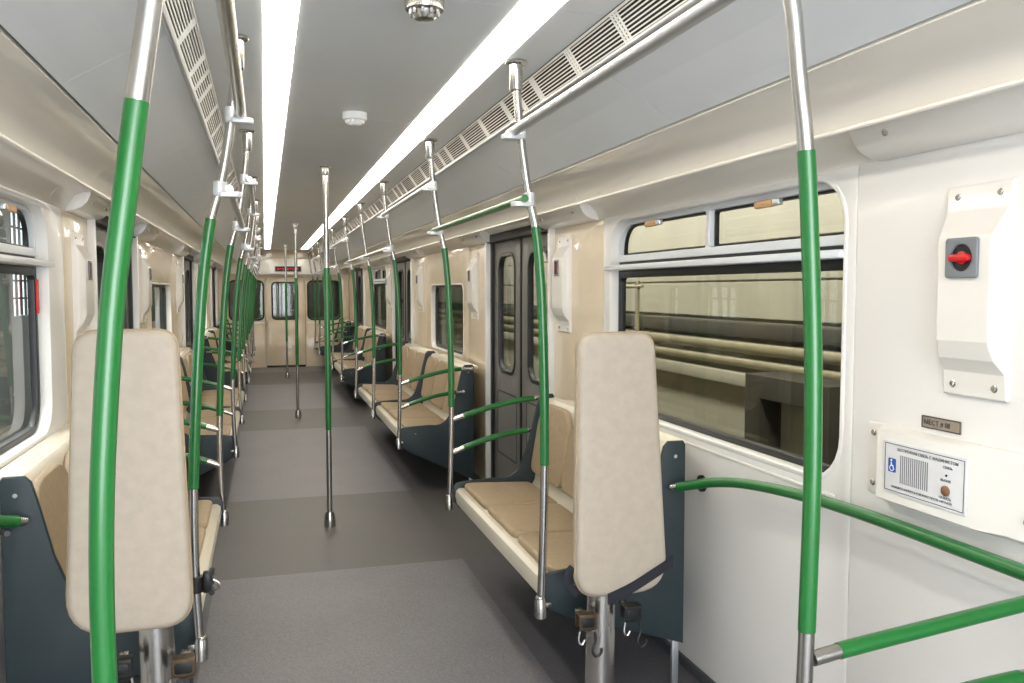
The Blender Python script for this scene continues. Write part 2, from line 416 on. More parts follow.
# ------------------------------------------------------------------ side walls
def wall_plate(name, s, y0, y1, z0, z1, m, holes=(), X=W, t=0.012, bev=0.002):
    return struct(name, plate([[(y0, z0), (y1, z0), (y1, z1), (y0, z1)]]+list(holes), t, bev, lambda u, v, w: (s*(X+t-w), u, v)), m)
winhole = {}
def window(n, s, yc, half, z0, z1, vent, side):
    """window unit set behind the hole in the lining"""
    ya, yb = yc-half, yc+half
    e = empty('window_%d' % n, (s*1.19, yc, z0), kind='structure')
    rc = 0.13
    X = 1.205
    if vent:
        zs = 1.545                       # split between vent and big pane
        # white aluminium vent frame with a mullion
        ym = yc
        fr = 0.022
        outer = rrect(ya-0.02, yb+0.02, zs, z1+0.02, (0.005, 0.005, rc+0.01, rc+0.01))
        h1 = rrect(ya+fr, ym-0.014, zs+0.03, z1-0.022, (0.01, 0.01, 0.01, rc-0.02))
        h2 = rrect(ym+0.014, yb-fr, zs+0.03, z1-0.022, (0.01, 0.01, rc-0.02, 0.01))
        obj('vent_frame', plate([outer, h1, h2], 0.03, 0.003, lambda u, v, w: (s*(X+0.012-w), u, v)), M['framew'], e)
        bm = bmesh.new()
        g1 = rrect(ya+fr+0.008, ym-0.022, zs+0.038, z1-0.03, (0.01, 0.01, 0.01, rc-0.03))
        g2 = rrect(ym+0.022, yb-fr-0.008, zs+0.038, z1-0.03, (0.01, 0.01, rc-0.03, 0.01))
        merge(bm, plate([h1, g1], 0.016, 0, lambda u, v, w: (s*(X+0.018-w), u, v)))
        merge(bm, plate([h2, g2], 0.016, 0, lambda u, v, w: (s*(X+0.018-w), u, v)))
        obj('gasket', bm, M['gask'], e)
        for q, (a, b) in enumerate(((ya+fr-0.01, ym-0.01), (ym+0.01, yb-fr+0.01))):
            rs = (0.01, 0.01, 0.01, rc-0.02) if q == 0 else (0.01, 0.01, rc-0.02, 0.01)
            obj('glass', plate([rrect(a, b, zs+0.025, z1-0.015, rs)], 0.004, 0, lambda u, v, w: (s*(X+0.016-w), u, v)), M['glass'], e)
        for yy in (yc-0.38, yc+0.45):
            bm = bmesh.new()
            x0, x1 = sorted((s*(X-0.036), s*(X-0.018)))
            box(bm, x0, x1, yy-0.05, yy+0.05, z1-0.048, z1-0.024, 0.004)
            lt = obj('latch', bm, M['wood'], e)
            bm = bmesh.new(); box(bm, x0, x1, yy-0.09, yy-0.052, z1-0.046, z1-0.026, 0.003)
            obj('catch', bm, M['alum'], lt)
        # protruding white shelf lip, black gap above it
        x0, x1 = sorted((s*(W-0.02), s*(X+0.02)))
        obj('sill_rail', bxm(x0, x1, ya+0.002, yb+0.03, 1.507, 1.530, 0.004), M['framew'], e)
        x0, x1 = sorted((s*(X-0.012), s*(X+0.02)))
        obj('seal', bxm(x0, x1, ya, yb, 1.530, 1.546), M['gask'], e)
        zt = 1.507
        rs = (rc, rc, 0.01, 0.01)
    else:
        zt = z1+0.01; rs = 0.08
    o_ = rrect(ya-0.02, yb+0.02, z0-0.02, zt, rs)
    ri = tuple(max(q-0.035, 0.02) for q in rs) if isinstance(rs, tuple) else rs-0.03
    i_ = rrect(ya+0.028, yb-0.028, z0+0.026, zt-0.032, ri)
    obj('frame', plate([o_, i_], 0.028, 0.004, lambda u, v, w: (s*(X+0.012-w), u, v)), M['gask'], e)
    m_ = rrect(ya+0.02, yb-0.02, z0+0.018, zt-0.025, ri)
    obj('glass', plate([m_], 0.004, 0, lambda u, v, w: (s*(X+0.012-w), u, v)), M['glassd'] if s > 0 else M['glass'], e)
    return e
nwin = 0; ntrim = 5; ndoor = 0
for s in (1, -1):
    side = 'right' if s > 0 else 'left'
    wn = 'wall_' + side
    # window bays
    for k, yc in enumerate(WINS):
        nwin += 1
        if k == 1: half, z0, z1, vent = 0.68, 0.885, 1.465, False
        else: half, z0, z1, vent = 0.815, 0.885, 1.73, True
        a, b = (yc-0.862, yc+0.895)
        if s < 0 and k == 0: b = 3.86
        hole = rrect(yc-half, yc+half, z0, z1, 0.13 if vent else 0.08)
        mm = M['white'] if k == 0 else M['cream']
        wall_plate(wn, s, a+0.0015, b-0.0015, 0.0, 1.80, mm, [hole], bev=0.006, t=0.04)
        # deep raised lip around the bay opening
        lip = plate([rrect(yc-half-0.012, yc+half+0.012, z0-0.012, z1+0.012, 0.14 if vent else 0.09), rrect(yc-half+0.004, yc+half-0.004, z0+0.004, z1-0.004, 0.127 if vent else 0.077)], 0.05, 0.004, lambda u, v, w: (s*(W+0.047-w), u, v))
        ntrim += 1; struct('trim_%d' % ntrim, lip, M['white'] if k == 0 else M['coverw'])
        window(nwin, s, yc, half, z0, z1, vent, side)
        e1 = DOORS[k][1]; e2 = DOORS[k+1][0]
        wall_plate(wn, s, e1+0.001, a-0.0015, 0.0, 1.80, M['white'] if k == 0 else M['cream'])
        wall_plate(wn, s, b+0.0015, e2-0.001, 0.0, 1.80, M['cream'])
        # curved covers at the wall head over the blank panels
        for (ca, cb) in ((e1-0.1, a-0.085), (b+0.06, e2+0.06)):
            pr = [(1.055, 1.842), (1.062, 1.815), (1.085, 1.785), (1.115, 1.762), (1.149, 1.748), (1.149, 1.758), (1.12, 1.775), (1.09, 1.80), (1.07, 1.83), (1.065, 1.845)]
            pr = [(1.048, 1.838), (1.052, 1.812), (1.066, 1.785), (1.088, 1.764), (1.115, 1.751), (1.149, 1.746), (1.149, 1.80), (1.1, 1.84)]
            ntrim += 1
            t = struct('trim_%d' % ntrim, prism_y([(s*x, z) for x, z in pr], ca, cb, 0.003), M['coverw'])
            bm = bmesh.new()
            for yy in (ca+0.12, cb-0.12):
                lathe(bm, [(0.010, 0), (0.010, -0.004*s), (0.006, -0.007*s)], (s*1.064, yy, 1.795), 'X', 12)
            obj('screw', bm, M['steel'], t)
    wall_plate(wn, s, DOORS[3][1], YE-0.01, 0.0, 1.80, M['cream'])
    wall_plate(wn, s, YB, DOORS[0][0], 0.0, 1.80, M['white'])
    # door openings
    for k, (a, b) in enumerate(DOORS):
        ndoor += 1
        e = empty('door_%d' % ndoor, (s*1.19, (a+b)/2, 0), kind='structure')
        ym = (a+b)/2
        for q, (la, lb) in enumerate(((a-0.02, ym-0.004), (ym+0.004, b+0.02))):
            wa, wb = (la+0.17, lb-0.13) if q == 0 else (la+0.13, lb-0.17)
            hole = rrect(wa, wb, 0.86, 1.665, 0.11)
            lf = obj('door_leaf', plate([[(la, 0.02), (lb, 0.02), (lb, 1.79), (la, 1.79)], hole], 0.03, 0.003, lambda u, v, w: (s*(1.205-w), u, v)), M['door'], e)
            ring = plate([hole, rrect(wa+0.024, wb-0.024, 0.884, 1.641, 0.09)], 0.036, 0.004, lambda u, v, w: (s*(1.206-w), u, v))
            obj('window_seal', ring, M['gask'], lf)
            obj('glass', plate([rrect(wa+0.02, wb-0.02, 0.88, 1.645, 0.09)], 0.004, 0, lambda u, v, w: (s*(1.195-w), u, v)), M['glass'], lf)
            obj('kick_panel', plate([rrect(wa-0.03, wb+0.03, 0.30, 0.74, 0.02), rrect(wa-0.018, wb+0.018, 0.312, 0.728, 0.015)], 0.004, 0.001, lambda u, v, w: (s*(1.177-w), u, v)), M['doordark'], lf)
            ye = ym-0.012 if q == 0 else ym+0.004
            x0, x1 = sorted((s*1.168, s*1.18))
            obj('edge_seal', bxm(x0, x1, ye, ye+0.008, 0.03, 1.78), M['gask'], lf)
        # jambs, head and sill
        for yy in (a, b):
            x0, x1 = sorted((s*1.118, s*1.20))
            ntrim += 1
            struct('trim_%d' % ntrim, bxm(x0, x1, yy-0.018, yy+0.018, 0.0, 1.765, 0.006), M['white'])
            ntrim += 1
            x0, x1 = sorted((s*1.152, s*1.172)); d = 0.0 if yy == a else -0.05
            struct('trim_%d' % ntrim, bxm(x0, x1, yy+d, yy+d+0.05, 0.0, 1.765), M['gask'])
        ntrim += 1
        x0, x1 = sorted((s*1.125, s*1.19))
        struct('trim_%d' % ntrim, bxm(x0, x1, a, b, 1.742, 1.80, 0.004), M['doordark'])
        x0, x1 = sorted((s*1.06, s*1.16)); ntrim += 1
        struct('trim_%d' % ntrim, bxm(x0, x1, a+0.01, b-0.01, 0.0, 0.008, 0.002), M['alum'])
    # skirting between doors
    for k in range(3):
        x0, x1 = sorted((s*1.132, s*1.15))
        struct('baseboard_'+side, bxm(x0, x1, DOORS[k][1]+0.03, DOORS[k+1][0]-0.03, 0.0, 0.035, 0.004), M['kick'])
    x0, x1 = sorted((s*1.132, s*1.15))
    struct('baseboard_'+side, bxm(x0, x1, DOORS[3][1]+0.03, YE, 0.0, 0.035, 0.004), M['kick'])

# small ledge trim under the right window
for s in (1, -1):
    x0, x1 = sorted((s*1.146, s*1.153))
    ntrim += 1
    struct('trim_%d' % ntrim, bxm(x0, x1, 1.99, 3.66, 0.842, 0.852, 0.002), M['coverw'])

# ------------------------------------------------------------------ end wall with gangway door
def endplate(loops, y, t, m, name, parent=None, bev=0.003, st=True):
    b_ = plate(loops, t, bev, lambda u, v, w: (u, y+t-w, v))
    return struct(name, b_, m, parent) if parent is None else obj(name, b_, m, parent)
hd = rrect(-0.25, 0.23, 0.87, 1.57, 0.08); hl = rrect(-1.0, -0.375, 0.86, 1.6, 0.1); hr = rrect(0.385, 1.0, 0.86, 1.6, 0.1)
dl = rrect(-0.365, 0.355, 0.02, 1.665, (0.01, 0.01, 0.1, 0.1))
endplate([[(-W, 0), (W, 0), (W, 2.19), (-W, 2.19)], hl, hr, dl], YE, 0.03, M['cream'], 'wall_end')
e = empty('door_9', (0, YE+0.02, 0), kind='structure')
endplate([rrect(-0.358, 0.348, 0.026, 1.658, (0.01, 0.01, 0.095, 0.095)), hd], YE+0.006, 0.025, M['cream'], 'door_leaf', e)
endplate([hd, rrect(-0.225, 0.205, 0.895, 1.545, 0.06)], YE-0.002, 0.03, M['gask'], 'window_seal', e)
endplate([rrect(-0.235, 0.215, 0.885, 1.555, 0.06)], YE+0.015, 0.004, M['glass'], 'glass', e, 0)
obj('door_handle', bxm(-0.335, -0.31, YE-0.035, YE-0.01, 0.78, 0.92, 0.006), M['steel'], e)
nwin += 1
for (h, a, b) in ((hl, -1.0, -0.375), (hr, 0.385, 1.0)):
    e = empty('window_%d' % nwin, ((a+b)/2, YE+0.02, 0.86), kind='structure'); nwin += 1
    endplate([h, rrect(a+0.03, b-0.03, 0.89, 1.57, 0.07)], YE-0.006, 0.034, M['gask'], 'frame', e)
    endplate([rrect(a+0.02, b-0.02, 0.88, 1.58, 0.07)], YE+0.015, 0.004, M['glass'], 'glass', e, 0)
struct('trim_90', bxm(-0.345, 0.345, YE-0.02, YE, 0.0, 0.035, 0.003), M['gask'])
struct('trim_91', bxm(-W, -0.38, YE-0.012, YE, 0.80, 0.83, 0.003), M['coverw'])
struct('trim_92', bxm(0.38, W, YE-0.012, YE, 0.80, 0.83, 0.003), M['coverw'])
# header box with the destination display
b_ = prism_y([(-1.0, 1.70), (1.0, 1.70), (1.0, 1.80), (0.62, 1.93), (0.48, 1.985), (-0.48, 1.985), (-0.62, 1.93), (-1.0, 1.80)], YE-0.14, YE-0.002, 0.012)
struct('wall_end_header', b_, M['coverw'])
e = empty('display_panel', (0.06, YE-0.15, 1.80), 'small dark information display with red glowing text above the far gangway door', 'display')
obj('screen', bxm(-0.17, 0.27, YE-0.155, YE-0.141, 1.765, 1.84, 0.004), M['black'], e)
obj('bezel', plate([rrect(-0.185, 0.285, 1.752, 1.853, 0.01), rrect(-0.168, 0.268, 1.768, 1.837, 0.004)], 0.018, 0.002, lambda u, v, w: (u, YE-0.141-w, v)), M['grey'], e)
bm = bmesh.new()
for k in range(9): box(bm, -0.14+k*0.043, -0.11+k*0.043, YE-0.158, YE-0.154, 1.79+0.01*(k % 2), 1.812)
obj('led_text', bm, M['led'], e)
# unseen rear end wall, its opening added to go with the fill light
struct('wall_back', plate([[(-W, 0), (W, 0), (W, 2.19), (-W, 2.19)], rrect(-0.96, 0.96, 0.02, 2.1, 0.05)], 0.03, 0.003, lambda u, v, w: (u, YB-0.02+w-0.02, v)), M['cream'])

# ------------------------------------------------------------------ outside: the depot hall
struct('ground', bxm(-9, 9, -6, 26, -1.25, -1.2), M['outf'], sm=False)
struct('depot_wall_right', bxm(3.3, 3.4, -6, 26, -1.2, 4.5), M['outw'], sm=False)
bm = bmesh.new()
for k in range(9): box(bm, 3.275, 3.3, -6, 26, 1.2+k*0.30, 1.2+k*0.30+0.285, 0.004)
struct('depot_siding', bm, M['outw'], sm=False)
def outside(name, bm, m, label, cat): return tag(obj(name, bm, m), label, cat)
outside('steel_beam', bxm(3.12, 3.25, -5, 25, 1.06, 1.17, 0.01), M['outd'], 'dark steel beam running along the depot wall outside the large right window', 'beam')
outside('wall_pipe', tubem([(3.19, -5, 0.985), (3.19, 25, 0.985)], 0.055, 16), M['outp'], 'thick upper pipe on the depot wall seen through the right window', 'pipe')
outside('wall_pipe', tubem([(3.21, -5, 0.86), (3.21, 25, 0.86)], 0.04, 16), M['outp'], 'thinner lower pipe on the depot wall, under the thick one', 'pipe')
outside('wall_ledge', bxm(3.14, 3.255, -5, 25, 0.68, 0.775, 0.01), M['outw'], 'beige ledge below the pipes outside the right window', 'ledge')
struct('depot_dado', bxm(3.26, 3.31, -6, 26, -1.2, 0.66), M['outw'], sm=False)
e = empty('cabinet_frame', (2.9, 4.7, -1.2), 'dark brown framed cupboard against the depot wall, low in the right window', 'cupboard')
obj('frame', plate([[(4.1, -1.2), (4.98, -1.2), (4.98, 0.87), (4.1, 0.87)], [(4.2, -1.1), (4.8, -1.1), (4.8, 0.72), (4.2, 0.72)]], 0.3, 0.006, lambda u, v, w: (2.7+w, u, v)), M['outd'], e)
obj('panel', bxm(2.86, 2.9, 4.2, 4.8, -1.1, 0.72), M['outw'], e)
e = empty('scaffold', (2.8, 7.4, -1.2), 'grey scaffold frame standing outside behind the beige pad', 'scaffold')
for yy in (6.7, 7.2, 7.9): obj('upright', tubem([(2.7, yy, -1.2), (2.7, yy, 1.5)], 0.02, 10), M['outp'], e)
for zz in (0.3, 0.95, 1.45): obj('crossbar', tubem([(2.7, 6.6, zz), (2.7, 8.0, zz)], 0.016, 10), M['outp'], e)
# left side of the hall
bm = bmesh.new(); holes = []
for k in range(12):
    y = -4 + k*2.3
    holes.append([(y, 0.95), (y+1.5, 0.95), (y+1.5, 3.2), (y, 3.2)])
struct('depot_wall_left', plate([[(-6, -1.2), (26, -1.2), (26, 4.5), (-6, 4.5)]]+holes, 0.15, 0.01, lambda u, v, w: (-4.6-w, u, v)), M['outg'])
for k in range(12):
    y = -4 + k*2.3
    e = empty('window_%d' % (nwin+k), (-4.7, y+0.75, 0.95), kind='structure')
    obj('glass', bxm(-4.74, -4.72, y, y+1.5, 0.95, 3.2), M['daylight'], e)
    bm = bmesh.new()
    for q in range(1, 5): box(bm, -4.70, -4.66, y+q*0.3-0.015, y+q*0.3+0.015, 0.95, 3.2)
    for q in range(1, 7): box(bm, -4.70, -4.66, y, y+1.5, 0.95+q*0.32-0.015, 0.95+q*0.32+0.015)
    obj('glazing_bar', bm, M['outd'], e)
# end of the hall: neighbouring car front
e = empty('neighbour_car', (0, 18.2, -1.0), 'end of the next car seen through the far windows, with pale green grey panels', 'train car')
obj('body', plate([rrect(-1.35, 1.35, -1.0, 2.4, 0.2), rrect(-0.3, 0.3, -0.1, 1.7, 0.06), rrect(-1.1, -0.45, 0.85, 1.6, 0.08), rrect(0.45, 1.1, 0.85, 1.6, 0.08)], 1.5, 0.01, lambda u, v, w: (u, 17.6+w, v)), M['carg'], e)
obj('glass', bxm(-1.2, 1.2, 17.9, 17.92, 0.8, 1.7), M['glassd'], e)
bm = bmesh.new()
for x in (-1.22, -0.38, 0.38, 1.22): tube(bm, [(x, 17.55, -0.5), (x, 17.55, 2.1)], 0.02, 10)
obj('handrail', bm, M['alum'], e)
struct('depot_wall_end', bxm(-9, 9, 24, 24.1, -1.2, 5), M['outw'], sm=False)

# ------------------------------------------------------------------ poles
PROF = [(0.422, 2.135), (0.424, 2.07), (0.432, 1.97), (0.447, 1.84), (0.468, 1.71), (0.489, 1.62), (0.506, 1.45), (0.515, 1.25), (0.520, 1.05), (0.521, 0.84), (0.518, 0.65), (0.513, 0.48), (0.508, 0.34)]
def pole_pts(z0, z1, prof=PROF):
    cp = catmull([(x, 0, z) for x, z in prof], 6)
    def at(z):
        for a, b in zip(cp[:-1], cp[1:]):
            if b.z <= z <= a.z: t = (a.z-z)/(a.z-b.z+1e-9); return a.lerp(b, t)
        return cp[-1] if z < cp[-1].z else cp[0]
    n = max(2, int((z1-z0)/0.04))
    return [at(z1+(z0-z1)*k/n) for k in range(n+1)]
def make_pole(prof, zlow, foot, name='grab_pole', rt=0.0135, rs=0.0155, zg=1.625):
    e = empty(name, (0.51, 0, zlow))
    obj('upper_tube', tubem(pole_pts(zg, 2.12, prof), rt), M['steel'], e)
    obj('grip_sleeve', tubem(pole_pts(0.84, zg, prof), rs), M['green'], e)
    obj('lower_tube', tubem(pole_pts(zlow+0.02, 0.84, prof), rt), M['steel'], e)
    x = prof[0][0]
    obj('ceiling_flange', lathem([(0.034, 2.149), (0.036, 2.144), (0.034, 2.140), (0.021, 2.136), (0.021, 2.06), (0.0185, 2.056), (0.016, 2.055)], (x, 0, 0)), M['steel'], e)
    xb = prof[-1][0]
    if foot == 'cup':
        obj('foot_cap', lathem([(0.012, 0.322), (0.0200, 0.326), (0.0200, 0.382), (0.0180, 0.386), (0.0180, 0.394), (0.0145, 0.398)], (xb, 0, 0)), M['steel'], e)
        bm = bmesh.new(); box(bm, xb+0.005, xb+0.036, -0.010, 0.010, 0.360, 0.376, 0.003)
        obj('bracket', bm, M['steel'], e)
    else:
        obj('foot_flange', lathem([(0.045, 0.0), (0.045, 0.006), (0.03, 0.012), (0.022, 0.05), (0.017, 0.055)], (xb, 0, 0)), M['steel'], e)
    return e
pp = make_pole(PROF, 0.34, 'cup')
PROFL = [(0.428, 2.135), (0.431, 2.07), (0.440, 1.97), (0.457, 1.84), (0.482, 1.71), (0.508, 1.62), (0.532, 1.45), (0.549, 1.25), (0.561, 1.05), (0.571, 0.84), (0.573, 0.65), (0.568, 0.48), (0.560, 0.34)]
ppl = make_pole(PROFL, 0.34, 'cup'); firstl = True
PY = [2.65, 4.12, 5.8, 7.25, 8.7, 10.35, 11.8, 13.25, 14.73, 16.05]
pl_desc = ['at the near end of the nearest bench', 'at the far end of the nearest bench, before the first doors',
           'just beyond the first doors', 'at the middle divider of the second bench row',
           'at the far end of the second bench row', 'just beyond the second doors', 'at the middle of the third bench row',
           'at the far end of the third bench row', 'just beyond the third doors', 'last before the far end wall']
first = True
for s in (1, -1):
    sd = 'right' if s > 0 else 'left'
    for i, y in enumerate(PY):
        lab = '%s curved green pole %s' % (sd.capitalize(), pl_desc[i])
        if first: o = pp; o.location = (0.51, y, 0.34); first = False
        elif s > 0: o = dup(pp, (0.51, y, 0.34))
        elif firstl: o = ppl; o.location = (-0.51, y-(0.03 if i == 0 else 0), 0.34); o.rotation_euler = (0, 0, PI); firstl = False
        else: o = dup(ppl, (-0.51, y-(0.03 if i == 0 else 0), 0.34), PI)
        o['label'] = lab; o['category'] = 'pole'; o['group'] = 'curved grab poles in front of the benches'
PROFN = [(0.428, 2.135), (0.436, 2.03), (0.446, 1.95), (0.463, 1.88), (0.478, 1.76), (0.494, 1.65), (0.506, 1.49), (0.515, 1.33), (0.519, 1.18), (0.519, 1.05), (0.515, 0.85), (0.512, 0.7), (0.510, 0.3), (0.508, 0.03)]
pn = make_pole(PROFN, 0.01, 'floor', rt=0.0138, rs=0.0150, zg=1.648); pn.location = (0.512, 1.22, 0.01)
tag(pn, 'Large green and steel pole nearest the camera, in front of the right window', 'pole', 'curved grab poles by the doors nearest the camera')
PROFNL = [(0.430, 2.135), (0.440, 2.03), (0.458, 1.93), (0.469, 1.85), (0.482, 1.757), (0.500, 1.64), (0.513, 1.548), (0.532, 1.408), (0.544, 1.267), (0.550, 1.17), (0.553, 1.05), (0.552, 0.9), (0.549, 0.6), (0.545, 0.03)]
pnl = make_pole(PROFNL, 0.01, 'floor', rt=0.0136, rs=0.0142, zg=1.64); pnl.location = (-0.51, 1.09, 0.01); pnl.rotation_euler = (0, 0, PI)
tag(pnl, 'Large green and silver pole closest to the camera on the left, crossing the beige pad', 'pole', 'curved grab poles by the doors nearest the camera')
# straight centre poles
def make_centre():
    e = empty('centre_pole', (0, 0, 0))
    obj('foot_cone', lathem([(0.034, 0.0), (0.034, 0.03), (0.030, 0.06), (0.022, 0.088), (0.018, 0.09)], (0, 0, 0)), M['steel'], e)
    obj('lower_tube', tubem([(0, 0, 0.085), (0, 0, 0.585)], 0.0158), M['steel'], e)
    obj('grip_sleeve', tubem([(0, 0, 0.585), (0, 0, 1.55)], 0.018), M['green'], e)
    obj('upper_tube', tubem([(0, 0, 1.55), (0, 0, 2.13)], 0.0158), M['steel'], e)
    obj('ceiling_flange', lathem([(0.016, 2.09), (0.02, 2.10), (0.02, 2.136), (0.034, 2.142), (0.034, 2.149)], (0, 0, 0)), M['steel'], e)
    return e
cp_ = make_centre(); cp_.location = (-0.008, 5.15, 0)
tag(cp_, 'Straight green and steel centre pole nearest the camera, standing in the aisle', 'pole', 'straight centre poles in the aisle')
dup(cp_, (-0.03, 9.68, 0), 0, 'Middle of the three straight centre poles in the aisle')
dup(cp_, (-0.035, 14.15, 0), 0, 'Farthest of the three straight centre poles in the aisle')

# ------------------------------------------------------------------ overhead rails
def clamp(bm, x, y, z, d, s):
    """small cast bracket on a pole: collar plus flat rounded tongue pointing to the aisle"""
    lathe(bm, [(0.0155, -0.022), (0.0185, -0.019), (0.0185, 0.019), (0.0155, 0.022)], (x, y, z), 'Z', 18)
    xa, xb = sorted((x, x-s*0.062))
    rs = (0.004, 0.022, 0.022, 0.004) if s < 0 else (0.022, 0.004, 0.004, 0.022)
    merge(bm, plate([rrect(xa, xb, y-0.024, y+0.024, rs)], 0.016, 0.003, lambda u, v, w: (u, v, z-0.024+w)))
def xat(z, s): return pole_pts(z, z+0.001, PROF if s > 0 else PROFL)[-1].x
def rail(s, y0, y1, z, m, label, mids=(), r=0.0165):
    xp = xat(z, s); x = s*(xp-0.026)
    dx = -0.03 if s < 0 else 0
    e = empty('overhead_rail', (x, (y0+y1)/2, z), label, 'handrail', 'overhead rails along the poles')
    obj('bar', tubem([(x, y0-0.035, z), (x, y1+0.035, z)], r), m, e)
    for yy, d in ((y0, 1), (y1, -1)):
        if yy < 1.5: continue
        bm = bmesh.new(); clamp(bm, s*xp, yy - (0.03 if s < 0 and yy == 2.65 else 0), z, d, s)
        obj('clamp', bm, M['bracket'], e)
    for yy in mids:
        bm = bmesh.new(); clamp(bm, s*xp, yy - (0.03 if s < 0 and yy == 2.65 else 0), z, 1, s)
        obj('clamp', bm, M['bracket'], e)
    return e
segs = [(-0.3, 2.65, 1.925, 'steel', ()), (2.65, 4.12, 1.712, 'green', ()), (4.12, 5.8, 1.925, 'alum', ()), (5.8, 8.7, 1.70, 'alum', (7.25,)),
        (8.7, 10.35, 1.925, 'alum', ()), (10.35, 13.25, 1.70, 'alum', (11.8,)), (13.25, 14.73, 1.925, 'alum', ()), (14.73, 16.05, 1.70, 'alum', ())]
rdesc = ['thick silver overhead rail nearest the camera', 'overhead rail low above the nearest bench', 'silver overhead rail high across the first doors',
         'silver overhead rail low above the second bench row', 'silver overhead rail high across the second doors', 'silver overhead rail low above the third bench row',
         'silver overhead rail high across the third doors', 'silver overhead rail next to the far end wall']
for s in (1, -1):
    for k, (a, b, z, m, mids) in enumerate(segs):
        mm = M[m]
        if s < 0 and m == 'green': mm = M['alum']
        d = rdesc[k]
        if k == 1: d = ('green ' if s > 0 else 'silver ') + d
        if k == 0: mm = M['alum'] if s > 0 else M['steel']
        rail(s, a, b, z, mm, '%s-side %s' % ('Right' if s > 0 else 'Left', d), mids, 0.0155 if k == 0 else 0.0125)

# ------------------------------------------------------------------ benches
L = 1.43
def arcpts(cx, cz, r, a0, a1, n=6):
    return [(cx+r*math.cos(math.radians(a0+(a1-a0)*k/n)), cz+r*math.sin(math.radians(a0+(a1-a0)*k/n))) for k in range(n+1)]
def make_bench(low):
    bx = 0.82
    e = empty('bench_seat', (bx, L/2, 0.0))
    pr = [(0.548, 0.345), (0.528, 0.362), (0.520, 0.400), (0.524, 0.428), (0.540, 0.440), (0.70, 0.436), (0.88, 0.424), (0.915, 0.430), (0.932, 0.460), (0.955, 0.60),
          (0.985, 0.80), (0.996, 0.852), (1.012, 0.872), (1.045, 0.875), (1.045, 0.855), (1.025, 0.845), (0.998, 0.77), (0.965, 0.55), (0.93, 0.39), (0.6, 0.395), (0.56, 0.385)]
    obj('seat_shell', prism_y(pr, 0.022, L-0.022, 0.003), M['shell'], e)
    obj('wall_ledge', bxm(1.046, 1.10, 0.12, L-0.12, 0.853, 0.874, 0.006), M['shell'], e)
    wdt = (L-0.05)/3
    for k in range(3):
        y0 = 0.025+k*wdt+0.006; y1 = 0.025+(k+1)*wdt-0.006
        bm = plate([rrect(0.556, 0.905, y0, y1, (0.05, 0.03, 0.03, 0.05))], 0.032, 0.013, lambda u, v, w: (u, v, 0.444-(u-0.556)*0.045-0.006+w), res=3)
        obj('seat_cushion', bm, M['vinyl'], e)
        A = Vector((0.930, 0, 0.505)); B = Vector((0.992, 0, 0.868)); d = (B-A); n = Vector((-d.z, 0, d.x)).normalized()
        Lb = d.length; d.normalize()
        def fb(u, v, w): p = A + d*v + n*(w-0.002); return (p.x, u, p.z)
        bm = plate([rrect(y0, y1, 0, Lb-0.01, (0.045, 0.045, 0.13, 0.13), 8)], 0.03, 0.012, fb, res=3)
        obj('back_cushion', bm, M['vinyl'], e)
    # navy end frames
    if low: bot = [(1.04, 0.07), (0.62, 0.27), (0.54, 0.315), (0.514, 0.35)]
    else: bot = [(1.04, 0.165), (0.755, 0.262), (0.61, 0.305), (0.54, 0.34), (0.514, 0.375)]
    top = [(0.513, 0.445), (0.53, 0.465), (0.60, 0.473), (0.72, 0.478)] + arcpts(0.76, 0.585, 0.11, -90, -18, 6) + [(0.905, 0.66), (0.938, 0.80), (0.958, 0.875), (0.975, 0.893), (1.032, 0.893), (1.04, 0.88)]
    poly = bot + top
    for y in (0.0, L-0.02):
        sp = obj('side_panel', prism_y(poly, y+0.001, y+0.019, 0.005), M['navy'], e)
        bm = bmesh.new()
        for (x, z) in ((1.0, 0.84), (0.62, 0.42)):
            lathe(bm, [(0.007, -0.0015), (0.007, 0.0015)], (x, y+(0.0 if y == 0 else 0.02), z), 'Y', 10)
        obj('bolt', bm, M['steel'], sp)
    # dark under-seat housing sloping down to the wall
    if low: un = [(0.60, 0.383), (0.60, 0.30), (1.04, 0.085), (1.045, 0.085), (1.045, 0.383)]
    else: un = [(0.62, 0.383), (0.62, 0.34), (0.76, 0.285), (1.04, 0.20), (1.045, 0.20), (1.045, 0.383)]
    obj('under_housing', prism_y(un, 0.03 if low else 0.06, L-0.03, 0.006), M['navy'], e)
    bm = bmesh.new()
    for yy in (0.035, L-0.035): box(bm, 1.01, 1.035, yy-0.008, yy+0.008, 0.0, 0.21 if not low else 0.1, 0.002)
    obj('wall_leg', bm, M['alum'], e)
    return e
bA = make_bench(False); bB = make_bench(True)
binst = [(2.665, bA, 'nearest the camera'), (5.82, bB, 'second row, section nearer the camera'), (7.255, bB, 'second row, section farther from the camera'),
         (10.37, bB, 'third row, nearer section'), (11.805, bB, 'third row, farther section'), (14.75, bB, 'last one before the far end wall')]
used = set()
for s in (1, -1):
    for (y, proto, d) in binst:
        lab = 'Ivory %s-side bench with beige cushions, %s' % ('right' if s > 0 else 'left', d)
        loc = (s*(0.828 if s > 0 else 0.868), y+L/2, 0)
        if proto.name not in used and s > 0:
            o = proto; o.location = loc; used.add(proto.name)
        else: o = dup(proto, loc, 0 if s > 0 else PI)
        o['label'] = lab; o['category'] = 'bench seat'; o['group'] = 'benches along both side walls'

